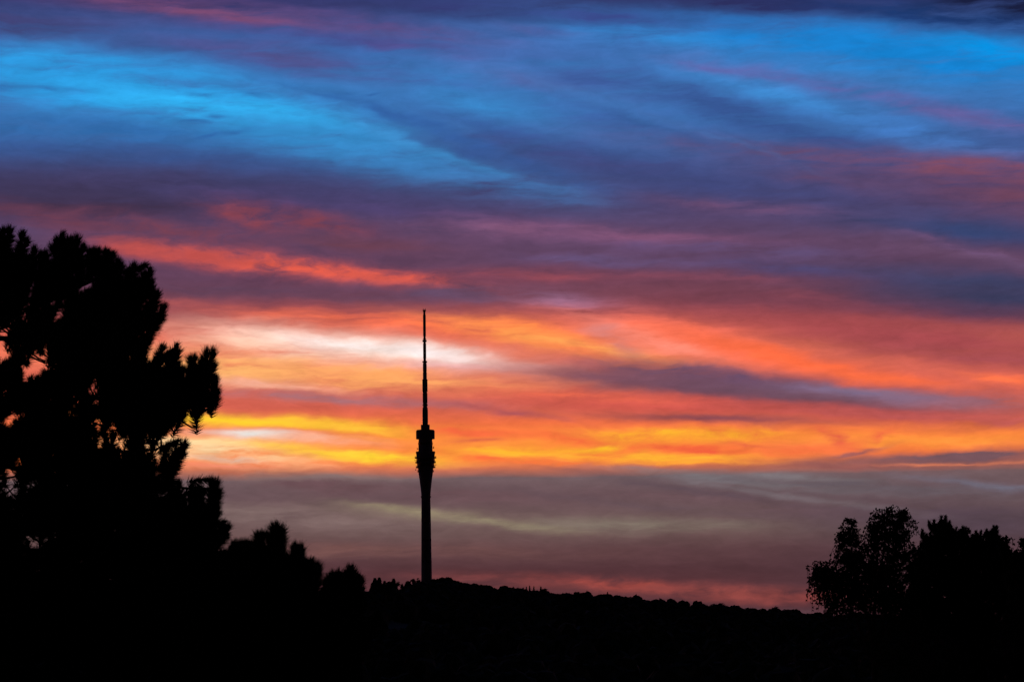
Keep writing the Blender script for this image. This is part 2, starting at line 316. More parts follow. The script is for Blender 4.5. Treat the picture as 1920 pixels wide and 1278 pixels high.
M_GLASS = material('dark_glass', (0.01, 0.012, 0.014), (0.015, 0.017, 0.02), 1.0, 0.15)
M_WARN = material('faded_red_paint', (0.20, 0.05, 0.04), (0.28, 0.07, 0.05), 1.0, 0.6)

# ---------------------------------------------------------------- mesh helpers
def tag(o, label=None, cat=None, group=None, kind=None):
    for k, v in (('label', label), ('category', cat), ('group', group), ('kind', kind)):
        if v: o[k] = v
    return o
def empty(name, loc):
    o = bpy.data.objects.new(name, None); COL.objects.link(o); o.location = loc; o.empty_display_size = 0.5
    return o
def link(name, me, parent=None):
    o = bpy.data.objects.new(name, me); COL.objects.link(o)
    if parent is not None: o.parent = parent
    return o
def mesh(name, verts, faces, mat, smooth=False):
    verts = np.asarray(verts, dtype=np.float32).reshape(-1, 3); faces = np.asarray(faces, dtype=np.int32)
    k = faces.shape[1]; me = bpy.data.meshes.new(name)
    me.vertices.add(len(verts)); me.vertices.foreach_set('co', verts.ravel())
    me.loops.add(faces.size); me.loops.foreach_set('vertex_index', faces.ravel())
    me.polygons.add(len(faces)); me.polygons.foreach_set('loop_start', np.arange(0, faces.size, k, dtype=np.int32))
    me.polygons.foreach_set('use_smooth', np.full(len(faces), smooth))
    me.materials.append(mat); me.update(calc_edges=True); me.validate()
    return me
def tri_mesh(name, tris, mat):
    return mesh(name, tris.reshape(-1, 3), np.arange(len(tris) * 3).reshape(-1, 3), mat)
def unit(v):
    return v / np.maximum(np.linalg.norm(v, axis=-1, keepdims=True), 1e-9)
class Tubes:
    """collects tapered tubes along polylines into one quad mesh"""
    def __init__(self, sides=6): self.v, self.f, self.n, self.s = [], [], 0, sides
    def add(self, pts, rad):
        pts = np.asarray(pts, float); m = len(pts); rad = np.broadcast_to(np.asarray(rad, float), (m,)); s = self.s
        tg = unit(np.gradient(pts, axis=0)); ref = np.where(np.abs(tg[:, 2:3]) > 0.9, [[1., 0, 0]], [[0, 0, 1.]])
        a = unit(np.cross(tg, ref)); b = np.cross(tg, a); th = np.arange(s) * 2 * np.pi / s
        ring = pts[:, None] + rad[:, None, None] * (np.cos(th)[None, :, None] * a[:, None] + np.sin(th)[None, :, None] * b[:, None])
        self.v.append(ring.reshape(-1, 3))
        i = np.arange(m - 1)[:, None] * s; j = np.arange(s)[None]; j2 = (j + 1) % s
        self.f.append(np.stack([i + j, i + j2, i + s + j2, i + s + j], -1).reshape(-1, 4) + self.n); self.n += m * s
        return self
    def mesh(self, name, mat, off=(0, 0, 0)):
        return mesh(name, np.concatenate(self.v) - np.asarray(off, float), np.concatenate(self.f), mat, True)
def curve(p, n=8, wob=0.0):
    """smooth polyline through control points"""
    p = np.asarray(p, float); t = np.linspace(0, len(p) - 1, n); i = np.clip(t.astype(int), 0, len(p) - 2); f = (t - i)[:, None]
    g = lambda k: p[np.clip(k, 0, len(p) - 1)]
    p0, p1, p2, p3 = g(i - 1), g(i), g(i + 1), g(i + 2)
    q = 0.5 * (2 * p1 + (p2 - p0) * f + (2 * p0 - 5 * p1 + 4 * p2 - p3) * f**2 + (3 * p1 - p0 - 3 * p2 + p3) * f**3)
    if wob: q[1:-1] += rng.normal(0, wob, q[1:-1].shape)
    return q
def V3(px, py, d): return np.array(at(px, py, d))
def inside(poly, x, y):
    c = False; j = len(poly) - 1
    for i in range(len(poly)):
        (xi, yi), (xj, yj) = poly[i], poly[j]
        if (yi > y) != (yj > y) and x < (xj - xi) * (y - yi) / (yj - yi) + xi: c = not c
        j = i
    return c

# ---------------------------------------------------------------- ground and wooded hill
def ridge_top(px):
    """skyline of the wooded ridge as photo pixels (tree tops)"""
    xs = [-4000, -400, 0, 400, 690, 705, 735, 752, 768, 790, 812, 842, 870, 920, 965, 1000, 1030, 1080, 1140, 1200, 1250, 1300, 1350, 1400, 1470, 1540, 1620, 1700, 2000, 4500]
    ys = [1130, 1092, 1085, 1085, 1104, 1103, 1103, 1107, 1106, 1102, 1087, 1083, 1086, 1097, 1098, 1102, 1107, 1110, 1113, 1123, 1126, 1132, 1137, 1143, 1144, 1146, 1157, 1160, 1166, 1190]
    return float(np.interp(px, xs, ys))
RIDGE = 2590.0
_rx = np.linspace(-4000, 4500, 800)
_pts = [at(x, ridge_top(x), RIDGE) for x in _rx]
_wx = np.array([p.x for p in _pts]); _wz = np.array([p.z for p in _pts]) - 15.0     # ground about 15 m below the tree tops
def terrain(x, y):
    h = np.interp(x, _wx, _wz)
    if y < RIDGE:
        t = min(1, max(0, (y - 350) / (RIDGE - 350))); t = t * t * (3 - 2 * t)
        if y > RIDGE - 60: t = 1.0 - (1 - t) * 0.5
        z = h * t
    else:
        t = min(1, (y - RIDGE) / 3000); z = h * (1 - 0.45 * t * t * (3 - 2 * t))
    z += (math.sin(x * 0.011 + y * 0.006) + math.sin(x * 0.023 - y * 0.017)) * 1.1 * min(1, max(0, (y - 300) / 600))
    if y > 12000: z -= (y - 12000) * 0.004
    return z
gx = np.unique(np.concatenate([np.linspace(-22000, -1500, 18), np.linspace(-1500, 1500, 121), np.linspace(1500, 22000, 18)]))
gy = np.unique(np.concatenate([np.linspace(-3000, 300, 14), np.linspace(300, 2500, 45), np.linspace(2500, 2700, 15), np.linspace(2700, 26000, 40)]))
gv = [(x, y, terrain(x, y)) for y in gy for x in gx]; nx = len(gx)
gf = [(j * nx + i, j * nx + i + 1, (j + 1) * nx + i + 1, (j + 1) * nx + i) for j in range(len(gy) - 1) for i in range(nx - 1)]
tag(link('ground', mesh('ground', gv, gf, M_GROUND, True)), kind='structure')

# ---------------------------------------------------------------- television tower
TPX = 798.5
tz = lambda py: at(799 if py > 700 else 797, py, RIDGE).z
tb = at(800, 1100, RIDGE); SC = RIDGE / F * 1.004                                 # metres per photo pixel at the tower
base = Vector((tb.x, RIDGE, terrain(tb.x, RIDGE) - 0.5))
tower = tag(empty('television_tower', base), 'slender concrete television tower with flared cabin and stepped antenna mast on the ridge', 'tower')
def lathe(name, prof, mat, parent, seg=40, smooth=True):
    """surface of revolution about the tower's axis; prof = (half width in photo pixels, photo row)"""
    r = np.array([p[0] * SC for p in prof]); z = np.array([tz(p[1]) if p[1] is not None else base.z for p in prof]) - base.z
    th = np.arange(seg) * 2 * np.pi / seg
    v = np.stack([r[:, None] * np.cos(th), r[:, None] * np.sin(th), np.repeat(z[:, None], seg, 1)], -1).reshape(-1, 3)
    f = [(i * seg + j, i * seg + (j + 1) % seg, (i + 1) * seg + (j + 1) % seg, (i + 1) * seg + j) for i in range(len(prof) - 1) for j in range(seg)]
    me = mesh(name, v, f, mat, smooth)
    bm_ = link(name, me, parent)
    return bm_
def ring(name, hw, y0, y1, inner, mat, parent):
    return lathe(name, [(inner, y1), (hw, y1), (hw, y0), (inner, y0), (inner, y1)], mat, parent, smooth=False)
def polar_box(name, hw, y0, y1, ang, w, depth, mat, parent):
    """a box standing off the axis at radius hw (pixels), facing outwards"""
    r, za, zb = hw * SC, tz(y1) - base.z, tz(y0) - base.z
    er = np.array([math.cos(ang), math.sin(ang), 0]); et = np.array([-er[1], er[0], 0]); v = []
    for z in (za, zb):
        for s, q in ((-1, 0), (1, 0), (1, 1), (-1, 1)):
            v.append(er * (r + q * depth) + et * s * w / 2 + np.array([0, 0, z]))
    f = [(3, 2, 1, 0), (4, 5, 6, 7), (0, 1, 5, 4), (1, 2, 6, 5), (2, 3, 7, 6), (3, 0, 4, 7)]
    return link(name, mesh(name, v, f, mat), parent)
shaft = lathe('shaft', [(10.3, None), (9.95, 1085), (9.3, 1020), (8.7, 960), (8.3, 931)], M_CONC, tower)
ring('shaft_collar', 9.3, 929.3, 932.6, 8.0, M_CONC, shaft)
for k, (y, hw) in enumerate(((1010, 9.2), (1050, 9.6))):
    for a in (-2.2, -1.2, 0.4, 2.0): polar_box('window', hw - 0.1, y, y + 4, a, 1.2, 0.25, M_GLASS, shaft)
cone = lathe('cabin_cone', [(8.3, 930), (9.4, 918), (11.5, 900), (13.4, 887), (14.1, 880), (15.6, 866), (17.2, 853), (18.0, 847.5), (13.4, 847.5)], M_CONC, tower)
for y, hw, inn in ((883.4, 15.4, 13.6), (875.6, 18.4, 14.4), (866.6, 19.2, 15.4), (857.6, 20.2, 16.6)):
    g_ = ring('gallery', hw, y - 0.6, y + 1.0, inn, M_CONC, tower)
    ring('railing', hw - 0.15, y - 2.3, y - 1.9, hw - 0.45, M_STEEL, g_)
    for k in range(22): polar_box('railing_post', hw - 0.42, y - 2.1, y - 0.5, k * math.pi / 11, 0.12, 0.12, M_STEEL, g_)
for y0, y1, hw in ((868.6, 873.5, 15.5), (859.6, 864.6, 16.6)):
    for k in range(20): polar_box('window', hw - 0.25, y0, y1, (k + .5) * math.pi / 10, 2.0, 0.45, M_GLASS, cone)
ring('parapet', 18.1, 846.2, 849.2, 17.3, M_CONC, tower)
neck = lathe('upper_cabin', [(13.2, 848.5), (13.3, 838), (13.0, 826), (12.4, 822)], M_CONC, tower)
for k in range(18): polar_box('window', 13.05, 829, 833.5, k * math.pi / 9, 1.6, 0.3, M_GLASS, neck)
drum = lathe('antenna_drum', [(12.2, 822.6), (17.4, 822.6), (17.4, 818.6), (16.4, 817.5), (16.4, 814.2), (17.1, 813), (16.9, 807.2), (16.2, 805.8), (10.2, 805.8), (10.2, 808)], M_STEEL, tower, smooth=False)
for k in range(14): polar_box('antenna_panel', 16.3, 807.5, 821.5, k * math.pi / 7 + .1, 2.6, 0.5, M_STEEL, drum)
lathe('mast_base', [(8.3, 809), (8.3, 796), (4.8, 796)], M_STEEL, tower, smooth=False)
mast = lathe('mast', [(5.0, 797), (4.9, 764), (4.0, 764), (4.1, 734), (3.7, 734), (3.7, 698), (3.3, 697), (3.2, 679), (2.5, 679), (2.4, 640), (2.15, 632), (2.05, 584), (0.1, 583.6)], M_STEEL, tower, 16)
for y0, y1, hw, inn in ((757.5, 760.6, 4.8, 3.9), (676.8, 679.4, 4.5, 2.4), (637.5, 640.6, 4.0, 2.2), (635.0, 636.2, 3.2, 2.1)):
    ring('mast_platform', hw, y0, y1, inn, M_STEEL, tower)
for y0, y1, hw, n in ((711, 734, 3.6, 8), (737, 755, 3.9, 6), (768, 793, 4.6, 6), (682, 696, 3.0, 6), (644, 672, 2.2, 4), (590, 630, 1.95, 4)):
    for k in range(n): polar_box('antenna_panel', hw, y0, y1, k * 2 * math.pi / n + 0.25, 0.9, 0.55 if hw == 3.6 else 0.25, M_WARN if n == 4 else M_STEEL, mast)
for y in range(712, 734, 3):
    ring('antenna_ring', 5.0, y, y + 0.5, 3.7, M_STEEL, mast)
tip = ring('mast_cap', 3.0, 581.0, 583.5, 1.6, M_STEEL, tower)
for k in range(5): polar_box('cap_rod', 2.4, 578.4, 581.4, k * 2 * math.pi / 5 + .4, 0.18, 0.18, M_STEEL, tip)
def dish(px_r, py, ang, rad):
    """a small parabolic dish on a bracket"""
    er = Vector((math.cos(ang), math.sin(ang), 0)); c = er * (px_r * SC) + Vector((0, 0, tz(py) - base.z)); v, f, n = [], [], 14
    up = Vector((0, 0, 1)); et = up.cross(er)
    for i, (q, dep) in enumerate(((0.05, 0), (0.5, 0.12), (0.85, 0.3), (1.0, 0.45), (1.0, 0.55), (0.85, 0.42), (0.05, 0.12))):
        for j in range(n):
            t = j * 2 * math.pi / n
            v.append(c + er * dep * rad + (et * math.cos(t) + up * math.sin(t)) * q * rad)
    for i in range(6):
        for j in range(n): f.append((i * n + j, i * n + (j + 1) % n, (i + 1) * n + (j + 1) % n, (i + 1) * n + j))
    d = link('dish', mesh('dish', [tuple(p) for p in v], f, M_STEEL, True), tower)
    t = Tubes(5).add([tuple(c - er * 1.6 - Vector((0, 0, .4))), tuple(c + er * 0.1)], 0.14)
    link('bracket', t.mesh('bracket', M_STEEL), d)
for r_, y_, a_, s_ in ((14.6, 841, math.pi * 1.02, 1.2), (14.4, 839, -0.1, 1.3), (14.3, 836, -1.3, 0.9), (14.3, 843, 4.1, 0.9), (18.2, 879.5, math.pi * .98, 0.8), (18.6, 871, 0.05, 0.9), (19.4, 862, math.pi, 0.8)):
    dish(r_, y_, a_, s_)

# ---------------------------------------------------------------- foliage generators
def needle_shoots(tip, d, length, n, nl, w):
    """bottle-brush pine shoots: n needles about each axis; arrays over shoots"""
    k = len(tip); t = rng.random((k, n)) ** 0.6
    ax = d[:, None, :]; b = tip[:, None, :] - ax * (length[:, None] * (1 - t * 0.82))[..., None]
    rd = rng.normal(size=(k, n, 3)); rd = unit(rd - (rd * ax).sum(-1, keepdims=True) * ax)
    an = np.radians(np.where(t > .72, rng.uniform(0, 50, (k, n)), 66 - 22 * t + rng.normal(0, 7, (k, n))))[..., None]
    nd_ = ax * np.cos(an) + rd * np.sin(an)
    ln = nl[:, None, None] * rng.uniform(0.75, 1.1, (k, n, 1))
    sd_ = unit(np.cross(nd_, rng.normal(size=(k, n, 3)))) * (w / 2)
    return np.stack([b - sd_, b + sd_, b + nd_ * ln], 2).reshape(k, n * 3, 3)

def grow(limb_pts, limb_id, targets):
    """attach every shoot base to the nearest wood already grown; gives parent point and limb of each"""
    pos = np.concatenate([limb_pts, np.zeros_like(targets)]); lid = np.concatenate([limb_id, np.zeros(len(targets), int)])
    m = len(limb_pts); d0 = np.array([np.min(np.linalg.norm(limb_pts - p, axis=1)) for p in targets]); order = np.argsort(d0)
    par = np.zeros_like(targets); out = np.zeros(len(targets), int)
    for o_ in order:
        p = targets[o_]; q = pos[:m]; dd = np.linalg.norm(q - p, axis=1); i = int(np.argmin(dd + 0.35 * np.maximum(0, q[:, 2] - p[2])))
        par[o_] = q[i]; out[o_] = lid[i]; pos[m] = p; lid[m] = lid[i]; m += 1
    return par, out

def build_pine(name, label, dist, trunk_px, top_py, limbs, edge, fill_poly, nfill, gaps, size, n_needles, group=None, half_depth=1.6, axis_r=None, extra=None, needle_w=0.009, seed=1):
    """limbs: [(photo points, depth at the end)], edge: outline shoots (x, y, lean deg, scale); fill_poly: crown area"""
    global rng
    rng = np.random.default_rng(seed); rnd = random.Random(seed)
    mpp = dist / F                                                               # metres per photo pixel here
    top = V3(trunk_px, top_py, dist); x0, y0 = top[0], top[1]
    gz = terrain(x0, y0); root = tag(empty(name, (x0, y0, gz)), label, 'tree', group); off = np.array([x0, y0, gz])
    h = top[2] - gz; zs = np.linspace(0, 1, 14)
    tp = np.stack([x0 + 0.12 * np.sin(zs * 5), y0 + 0.10 * np.cos(zs * 4), gz - 0.3 + zs * (h + 0.3)], 1)
    link('trunk', Tubes(10).add(tp, 0.012 * h * (1.03 - zs) ** 0.8 + 0.02).mesh('trunk', M_BARK, off), root)
    lp, lid, curves = [], [], []
    for k, (pts, dep) in enumerate(limbs):
        m = len(pts); ctrl = [V3(x, y, dist + dep * (i / max(1, m - 1)) ** 1.2) for i, (x, y) in enumerate(pts)]
        ctrl[0][0] = np.interp(ctrl[0][2], tp[:, 2], tp[:, 0]); ctrl[0][1] = np.interp(ctrl[0][2], tp[:, 2], tp[:, 1])
        c = curve(ctrl, 22, 0.012); curves.append(c); lp.append(c[3:]); lid += [k] * (len(c) - 3)
    lp = np.concatenate(lp); lid = np.array(lid)
    tips, dirs, scl, dens_ = [], [], [], []
    for x, y, lean, s in edge:
        tips.append(V3(x, y, dist + rnd.uniform(-.35, .35)))
        a = R(lean + rnd.uniform(-6, 6)); dirs.append([math.sin(a), rnd.uniform(-.3, .3), math.cos(a)]); scl.append(s * 1.15); dens_.append(1)
    for x, y, lean, s in list(edge):                                             # shoots come in small clusters
        for _ in range(extra or 1):
            jx, jy = (rnd.uniform(-12, 8) * size, rnd.uniform(4, 15) * size) if extra else (rnd.uniform(-24, -6), rnd.uniform(12, 30))
            tips.append(V3(x + jx, y + jy, dist + rnd.uniform(-.4, .4)))
            a = R(lean * .8 + rnd.uniform(-24, 24)); dirs.append([math.sin(a), rnd.uniform(-.4, .4), math.cos(a)]); scl.append(s * rnd.uniform(.8, 1.05))
    xs = [p[0] for p in fill_poly]; ys = [p[1] for p in fill_poly]; left, right, tp_, bt = min(xs), max(xs), min(ys), max(ys); got = tries = 0
    while got < nfill and tries < nfill * 40:
        tries += 1
        x, y = rnd.uniform(left, right), rnd.uniform(tp_, bt)
        if not (inside(fill_poly, x, y - (4 if extra else 13)) and inside(fill_poly, x + (2 if extra else 8), y)) or (x < -70 and rnd.random() < .65) or (dist == 32.0 and x < 170 and y > 480 and rnd.random() < .45) or (y > 1185 and rnd.random() < .7): continue
        if any(((x - gx_) / (ga + 11)) ** 2 + ((y + 18 * size - gy_) / (gb + 20 * size)) ** 2 < 1 for gx_, gy_, ga, gb in gaps): continue
        if axis_r:                                                               # round crown: depth follows the outline
            rr = max(20, axis_r(y)); e = max(0.0, 1 - ((x - trunk_px) / rr) ** 2); hd = min(half_depth, math.sqrt(e) * rr * mpp + 0.15)
        else: hd = half_depth
        q = rnd.uniform(-hd, hd); p = V3(x, y, dist + q); tips.append(p)
        o = np.array([p[0] - x0, p[1] - y0, 0.0]); o = o / (np.linalg.norm(o) + .3)
        dv = np.array([0, 0, 1.0]) + 0.75 * o + np.array([rnd.gauss(0, .24) for _ in range(3)]); dirs.append(dv / np.linalg.norm(dv))
        scl.append(rnd.uniform(.8, 1.2)); got += 1
    for pts, dep in limbs:                                                       # a tuft closes every limb end
        e, f = V3(*pts[-1], dist + dep), V3(*pts[-2], dist + dep); g = unit(e - f) + np.array([0, 0, .5])
        for _ in range(3): tips.append(e + unit(g) * .06 + rng.normal(0, .06, 3)); dirs.append(unit(g + rng.normal(0, .3, 3))); scl.append(.8)
    tips = np.array(tips); dirs = unit(np.array(dirs, float)); scl = np.array(scl) * size
    ln = 0.34 * scl; bases = tips - dirs * ln[:, None] - np.array([0, 0, 0.0])
    par, own = grow(lp, lid, bases)
    nl = 0.118 * np.sqrt(scl / size) * size ** 0.5
    ne = len(edge) * (1 + (extra or 1)); back = tips - dirs * (nl * np.where(np.arange(len(tips)) < len(edge), 0.5, 0.85))[:, None]
    Te = needle_shoots(back[:ne], dirs[:ne], ln[:ne], n_needles * 2, nl[:ne], needle_w)
    T = needle_shoots(back[ne:], dirs[ne:], ln[ne:], n_needles, nl[ne:], needle_w)
    for k, c in enumerate(curves):
        t = np.linspace(1, 0, len(c)); L0 = np.linalg.norm(c[-1] - c[0])
        tb_ = Tubes(6); tb_.add(c, (0.009 + 0.010 * L0 * t ** 0.9))
        for i in np.nonzero(own == k)[0]:
            a, b_, e = par[i], bases[i], tips[i] - dirs[i] * nl[i] * .8
            mid = (a + b_) / 2 - np.array([0, 0, .12]) * np.linalg.norm(b_ - a); tb_.s = 4
            tb_.add(curve([a, mid, b_, e], 7), np.linspace(0.012, 0.005, 7))
        lo = link('limb', tb_.mesh('limb', M_BARK, off), root)
        sel = np.concatenate([Te[own[:ne] == k].reshape(-1, 3, 3), T[own[ne:] == k].reshape(-1, 3, 3)])
        if len(sel): link('needles', tri_mesh('needles', sel - off, M_NEEDLE), lo)
    return root

def leaf_quads(c, size, droop=0.6):
    """rhombic leaves, mostly hanging; arrays"""
    k = len(c); ax = unit(np.stack([rng.normal(0, .6, k), rng.normal(0, .6, k), -droop + rng.normal(0, .45, k)], 1))
    sd_ = unit(np.cross(ax, rng.normal(size=(k, 3)))); L = (size * rng.uniform(.7, 1.2, k))[:, None]
    return np.stack([c, c + ax * L * .45 + sd_ * L * .36, c + ax * L, c + ax * L * .45 - sd_ * L * .36], 1)

def build_leafy(name, label, dist, stems, lobes, leaf, per, group=None, hang=1.0, seed=3, trunk_px=None, cat='tree'):
    """broadleaf tree: stems = photo polylines; lobes = (x, y, rx, ry, twigs, hang); leaves ride on drooping twigs"""
    global rng
    rng = np.random.default_rng(seed); rnd = random.Random(seed); mpp = dist / F
    b = V3(trunk_px, 1200, dist); gz = terrain(b[0], b[1]); off = np.array([b[0], b[1], gz])
    root = tag(empty(name, tuple(off)), label, cat, group)
    fork = V3(stems[0][0][0], stems[0][0][1], dist); zs = np.linspace(0, 1, 10)[:, None]
    tp = off + (fork - off) * zs + np.stack([np.sin(zs[:, 0] * 4) * .15, np.cos(zs[:, 0] * 5) * .1, zs[:, 0] * 0], 1) * zs * (1 - zs) * 4
    tp[0, 2] -= 0.3
    link('trunk', Tubes(10).add(tp, np.linspace(.17, .05, 10)).mesh('trunk', M_BARK, off), root)
    lp, lid, curves = [], [], []
    for k, s in enumerate(stems):
        c = curve([V3(x, y, dist + (rnd.uniform(-.3, .3) if i else 0)) for i, (x, y) in enumerate(s)], 20, 0.006)
        curves.append(c); lp.append(c); lid += [k] * 20
    lp = np.concatenate(lp); lid = np.array(lid); starts, hangs = [], []
    for x, y, rx, ry, n, hg in lobes:
        for _ in range(n):
            while True:
                u, v, w = rnd.uniform(-1, 1), rnd.uniform(-1, 1), rnd.uniform(-1, 1)
                if u * u + v * v + w * w < 1: break
            starts.append(V3(x + u * rx, y + v * ry - 4, dist + w * rx * mpp * 1.3)); hangs.append(hg)
    starts = np.array(starts); par, own = grow(lp, lid, starts)
    tubes = [Tubes(6) for _ in stems]; leaves = [[] for _ in stems]
    for k, c in enumerate(curves):
        L0 = np.linalg.norm(c[-1] - c[0]); tubes[k].add(c, np.linspace(0.008 + .016 * L0, .004, 20)); tubes[k].s = 3
    for p, a, k, hg in zip(starts, par, own, hangs):
        out = unit(p - a); out[2] = abs(out[2]) * .3; ll = rnd.uniform(.12, .34) * hg
        end = p + out * ll * .55 + np.array([rnd.gauss(0, .03), rnd.gauss(0, .03), -ll * rnd.uniform(.5, 1.1)])
        mid = p + out * ll * .4 + np.array([0, 0, ll * .05])
        c = curve([a, p, mid, end], 9); tubes[k].add(c, np.linspace(.008, .003, 9))
        t = np.array([rnd.random() for _ in range(per)]) ** .8 * 6.2 + 1.8; i = np.minimum(t.astype(int), 7); f = (t - i)[:, None]
        leaves[k].append(c[i] * (1 - f) + c[i + 1] * f + rng.normal(0, .018, (per, 3)))
    for k in range(len(stems)):
        lo = link('limb', tubes[k].mesh('limb', M_BARK, off), root)
        if leaves[k]:
            q = leaf_quads(np.concatenate(leaves[k]), leaf) - off
            link('leaves', mesh('leaves', q.reshape(-1, 3), np.arange(len(q) * 4).reshape(-1, 4), M_LEAF), lo)
    return root

# ---------------------------------------------------------------- the tall pine on the left
A_out = [(0, 436), (30, 432), (60, 450), (100, 470), (118, 452), (150, 448), (190, 472), (220, 486), (252, 510), (276, 530), (292, 565), (282, 600), (280, 630), (292, 660), (306, 668), (330, 664),
         (350, 690), (392, 664), (398, 700), (386, 742), (345, 766), (292, 784), (240, 794), (205, 784), (190, 800), (215, 812), (232, 830), (270, 818), (300, 838), (332, 838),
         (322, 872), (330, 894), (372, 908), (404, 898), (412, 936), (418, 958), (430, 985), (440, 1015), (450, 1050), (450, 1330)]
L_out = [(-700, 1330), (-660, 1000), (-600, 860), (-520, 700), (-420, 560), (-300, 440), (-180, 392), (-60, 405)]
def a_r(y):
    return float(np.interp(y, [380, 450, 560, 640, 760, 880, 1000, 1330], [120, 290, 420, 430, 520, 480, 560, 600]))
A_gaps = [(82, 668, 22, 22), (14, 606, 12, 5), (12, 650, 8, 5), (178, 518, 8, 8), (192, 726, 9, 6), (38, 765, 12, 3), (205, 780, 14, 1), (238, 801, 10, 2), (36, 884, 16, 4), (85, 1000, 8, 3)]
A_edge = [(6, 418, -5, .9), (22, 414, 5, 1), (44, 423, 5, 1), (58, 438, 25, .9), (66, 452, 10, .9), (74, 462, 0, .9), (84, 460, -10, .9), (92, 450, -25, .9), (102, 442, -15, .9), (136, 440, 0, .9), (160, 446, 10, 1), (168, 456, 0, .9), (186, 456, 0, .9), (205, 458, 6, 1), (224, 474, 14, .9), (240, 492, 0, .9), (246, 500, 10, .9), (264, 512, 20, .8), (112, 432, -8, 1), (128, 434, 0, .9), (148, 429, 6, 1.1), (176, 454, 0, .9), (196, 454, 4, 1), (214, 461, 12, 1),
          (232, 484, 10, .9), (255, 481, 8, 1.1), (270, 500, 0, .8), (284, 491, 14, 1.1), (290, 520, 30, .9), (298, 534, 12, 1), (315, 558, 28, 1.1), (312, 582, 45, 1), (300, 600, 70, .9), (284, 612, 80, .8),
          (288, 622, 30, .9), (310, 634, 20, 1), (300, 650, 0, .9), (326, 645, -4, 1.2), (338, 638, 8, 1.2), (356, 655, 0, 1), (368, 654, 8, 1), (388, 640, -4, 1.2), (402, 637, 10, 1.3), (408, 668, 24, 1.1),
          (404, 690, 10, 1), (400, 712, 40, 1), (398, 732, 50, .7), (388, 745, 75, .6), (366, 756, 85, .6), (345, 766, 95, .6), (322, 774, 100, .6), (296, 786, 100, .6), (268, 794, 110, .6), (352, 812, 26, 1.25), (342, 832, 20, 1), (354, 842, 50, .8),
          (338, 866, 70, .8), (268, 802, 5, 1.1), (246, 812, -20, .8), (290, 818, 12, .9), (216, 798, 4, 1), (198, 800, -5, .9), (312, 830, 10, .9), (336, 890, 2, .8), (322, 888, -8, .8), (358, 900, 0, .7), (374, 900, 6, .8),
          (396, 882, -4, 1.2), (408, 884, 10, 1.2), (421, 908, 35, 1.1), (416, 930, 60, 1), (392, 905, -12, 1), (412, 944, 15, .9), (424, 968, 30, 1), (434, 972, 22, .9), (432, 990, 60, .9), (444, 1004, 20, .9),
          (70, 690, -60, 1.0), (76, 676, 180, .9), (98, 690, -20, .8), (60, 696, 0, .9)]
A_limbs = [([(-118, 480), (-50, 460), (20, 435)], -.5), ([(-118, 540), (10, 520), (90, 480), (140, 450)], .4), ([(-118, 560), (60, 560), (190, 520), (270, 505)], -.5), ([(-118, 610), (0, 606), (70, 628), (180, 600), (295, 565)], .3),
           ([(-118, 640), (20, 634), (120, 645), (240, 690), (330, 655)], -.2), ([(-118, 720), (60, 720), (180, 745), (290, 760), (390, 690)], .2), ([(-118, 750), (50, 762), (150, 772), (260, 792), (300, 780)], -.4),
           ([(-118, 800), (100, 830), (240, 850), (340, 830)], .4), ([(-118, 850), (40, 880), (200, 910), (400, 915)], -.3), ([(-118, 930), (100, 960), (280, 980), (425, 985)], .4), ([(-118, 1010), (120, 1040), (300, 1060), (440, 1050)], -.4),
           ([(-118, 1100), (120, 1140), (300, 1160), (450, 1130)], .3), ([(-118, 1200), (120, 1240), (300, 1260), (460, 1230)], .3),
           ([(-118, 460), (-200, 430), (-260, 430)], .3), ([(-118, 560), (-260, 540), (-400, 560)], -.3), ([(-118, 680), (-300, 680), (-490, 700)], .4), ([(-118, 800), (-350, 820), (-560, 840)], -.3), ([(-118, 930), (-350, 960), (-620, 960)], .3), ([(-118, 1090), (-350, 1130), (-650, 1120)], -.3),
           ([(-118, 580), (-60, 560), (0, 540)], -1.5), ([(-118, 700), (-40, 700), (40, 690)], -1.9), ([(-118, 830), (-40, 850), (50, 840)], -2.2), ([(-118, 980), (-20, 1000), (100, 1000)], -2.3), ([(-118, 1120), (-20, 1150), (120, 1150)], -2.3),
           ([(-118, 580), (-60, 560), (0, 520)], 1.5), ([(-118, 700), (-40, 700), (40, 720)], 1.9), ([(-118, 830), (-40, 850), (50, 830)], 2.2), ([(-118, 980), (-20, 1000), (100, 960)], 2.3), ([(-118, 1120), (-20, 1150), (120, 1100)], 2.3)]
build_pine('pine_tree', 'tall dark pine filling the left edge, upturned needle shoots against the sunset', 32.0, -118, 385, A_limbs, A_edge, L_out + A_out, 3300, A_gaps, 1.0, 340, half_depth=2.4, axis_r=a_r, seed=5)

# ---------------------------------------------------------------- the lower pine in front of the ridge
B_out = [(300, 1330), (330, 1100), (400, 1018), (440, 1008), (482, 1008), (502, 1000), (530, 996), (545, 1022), (562, 1032), (570, 1068), (592, 1072), (602, 1092), (625, 1082), (655, 1082), (678, 1090), (688, 1130), (700, 1330)]
B_edge = [(442, 1004, 0, .9), (448, 1014, 10, .9), (470, 1002, 0, .9), (452, 1000, 0, .9), (462, 1003, 6, .8), (480, 985, -8, 1), (492, 984, 4, 1), (506, 968, -14, 1.1), (520, 965, 4, 1.3), (534, 971, 16, 1.1), (538, 988, 30, 1), (552, 1006, -6, 1), (564, 1006, 6, 1.1), (567, 1030, 20, .9),
          (574, 1046, 45, .8), (584, 1040, -6, 1), (597, 1040, 14, 1), (603, 1054, 30, .8), (612, 1070, -14, .8), (622, 1062, -4, .8), (634, 1060, 0, .8), (650, 1048, -8, 1.1), (662, 1047, 10, 1.1), (672, 1066, 5, .8), (682, 1072, 18, .8), (681, 1088, 30, .7), (436, 1012, -10, .8)]
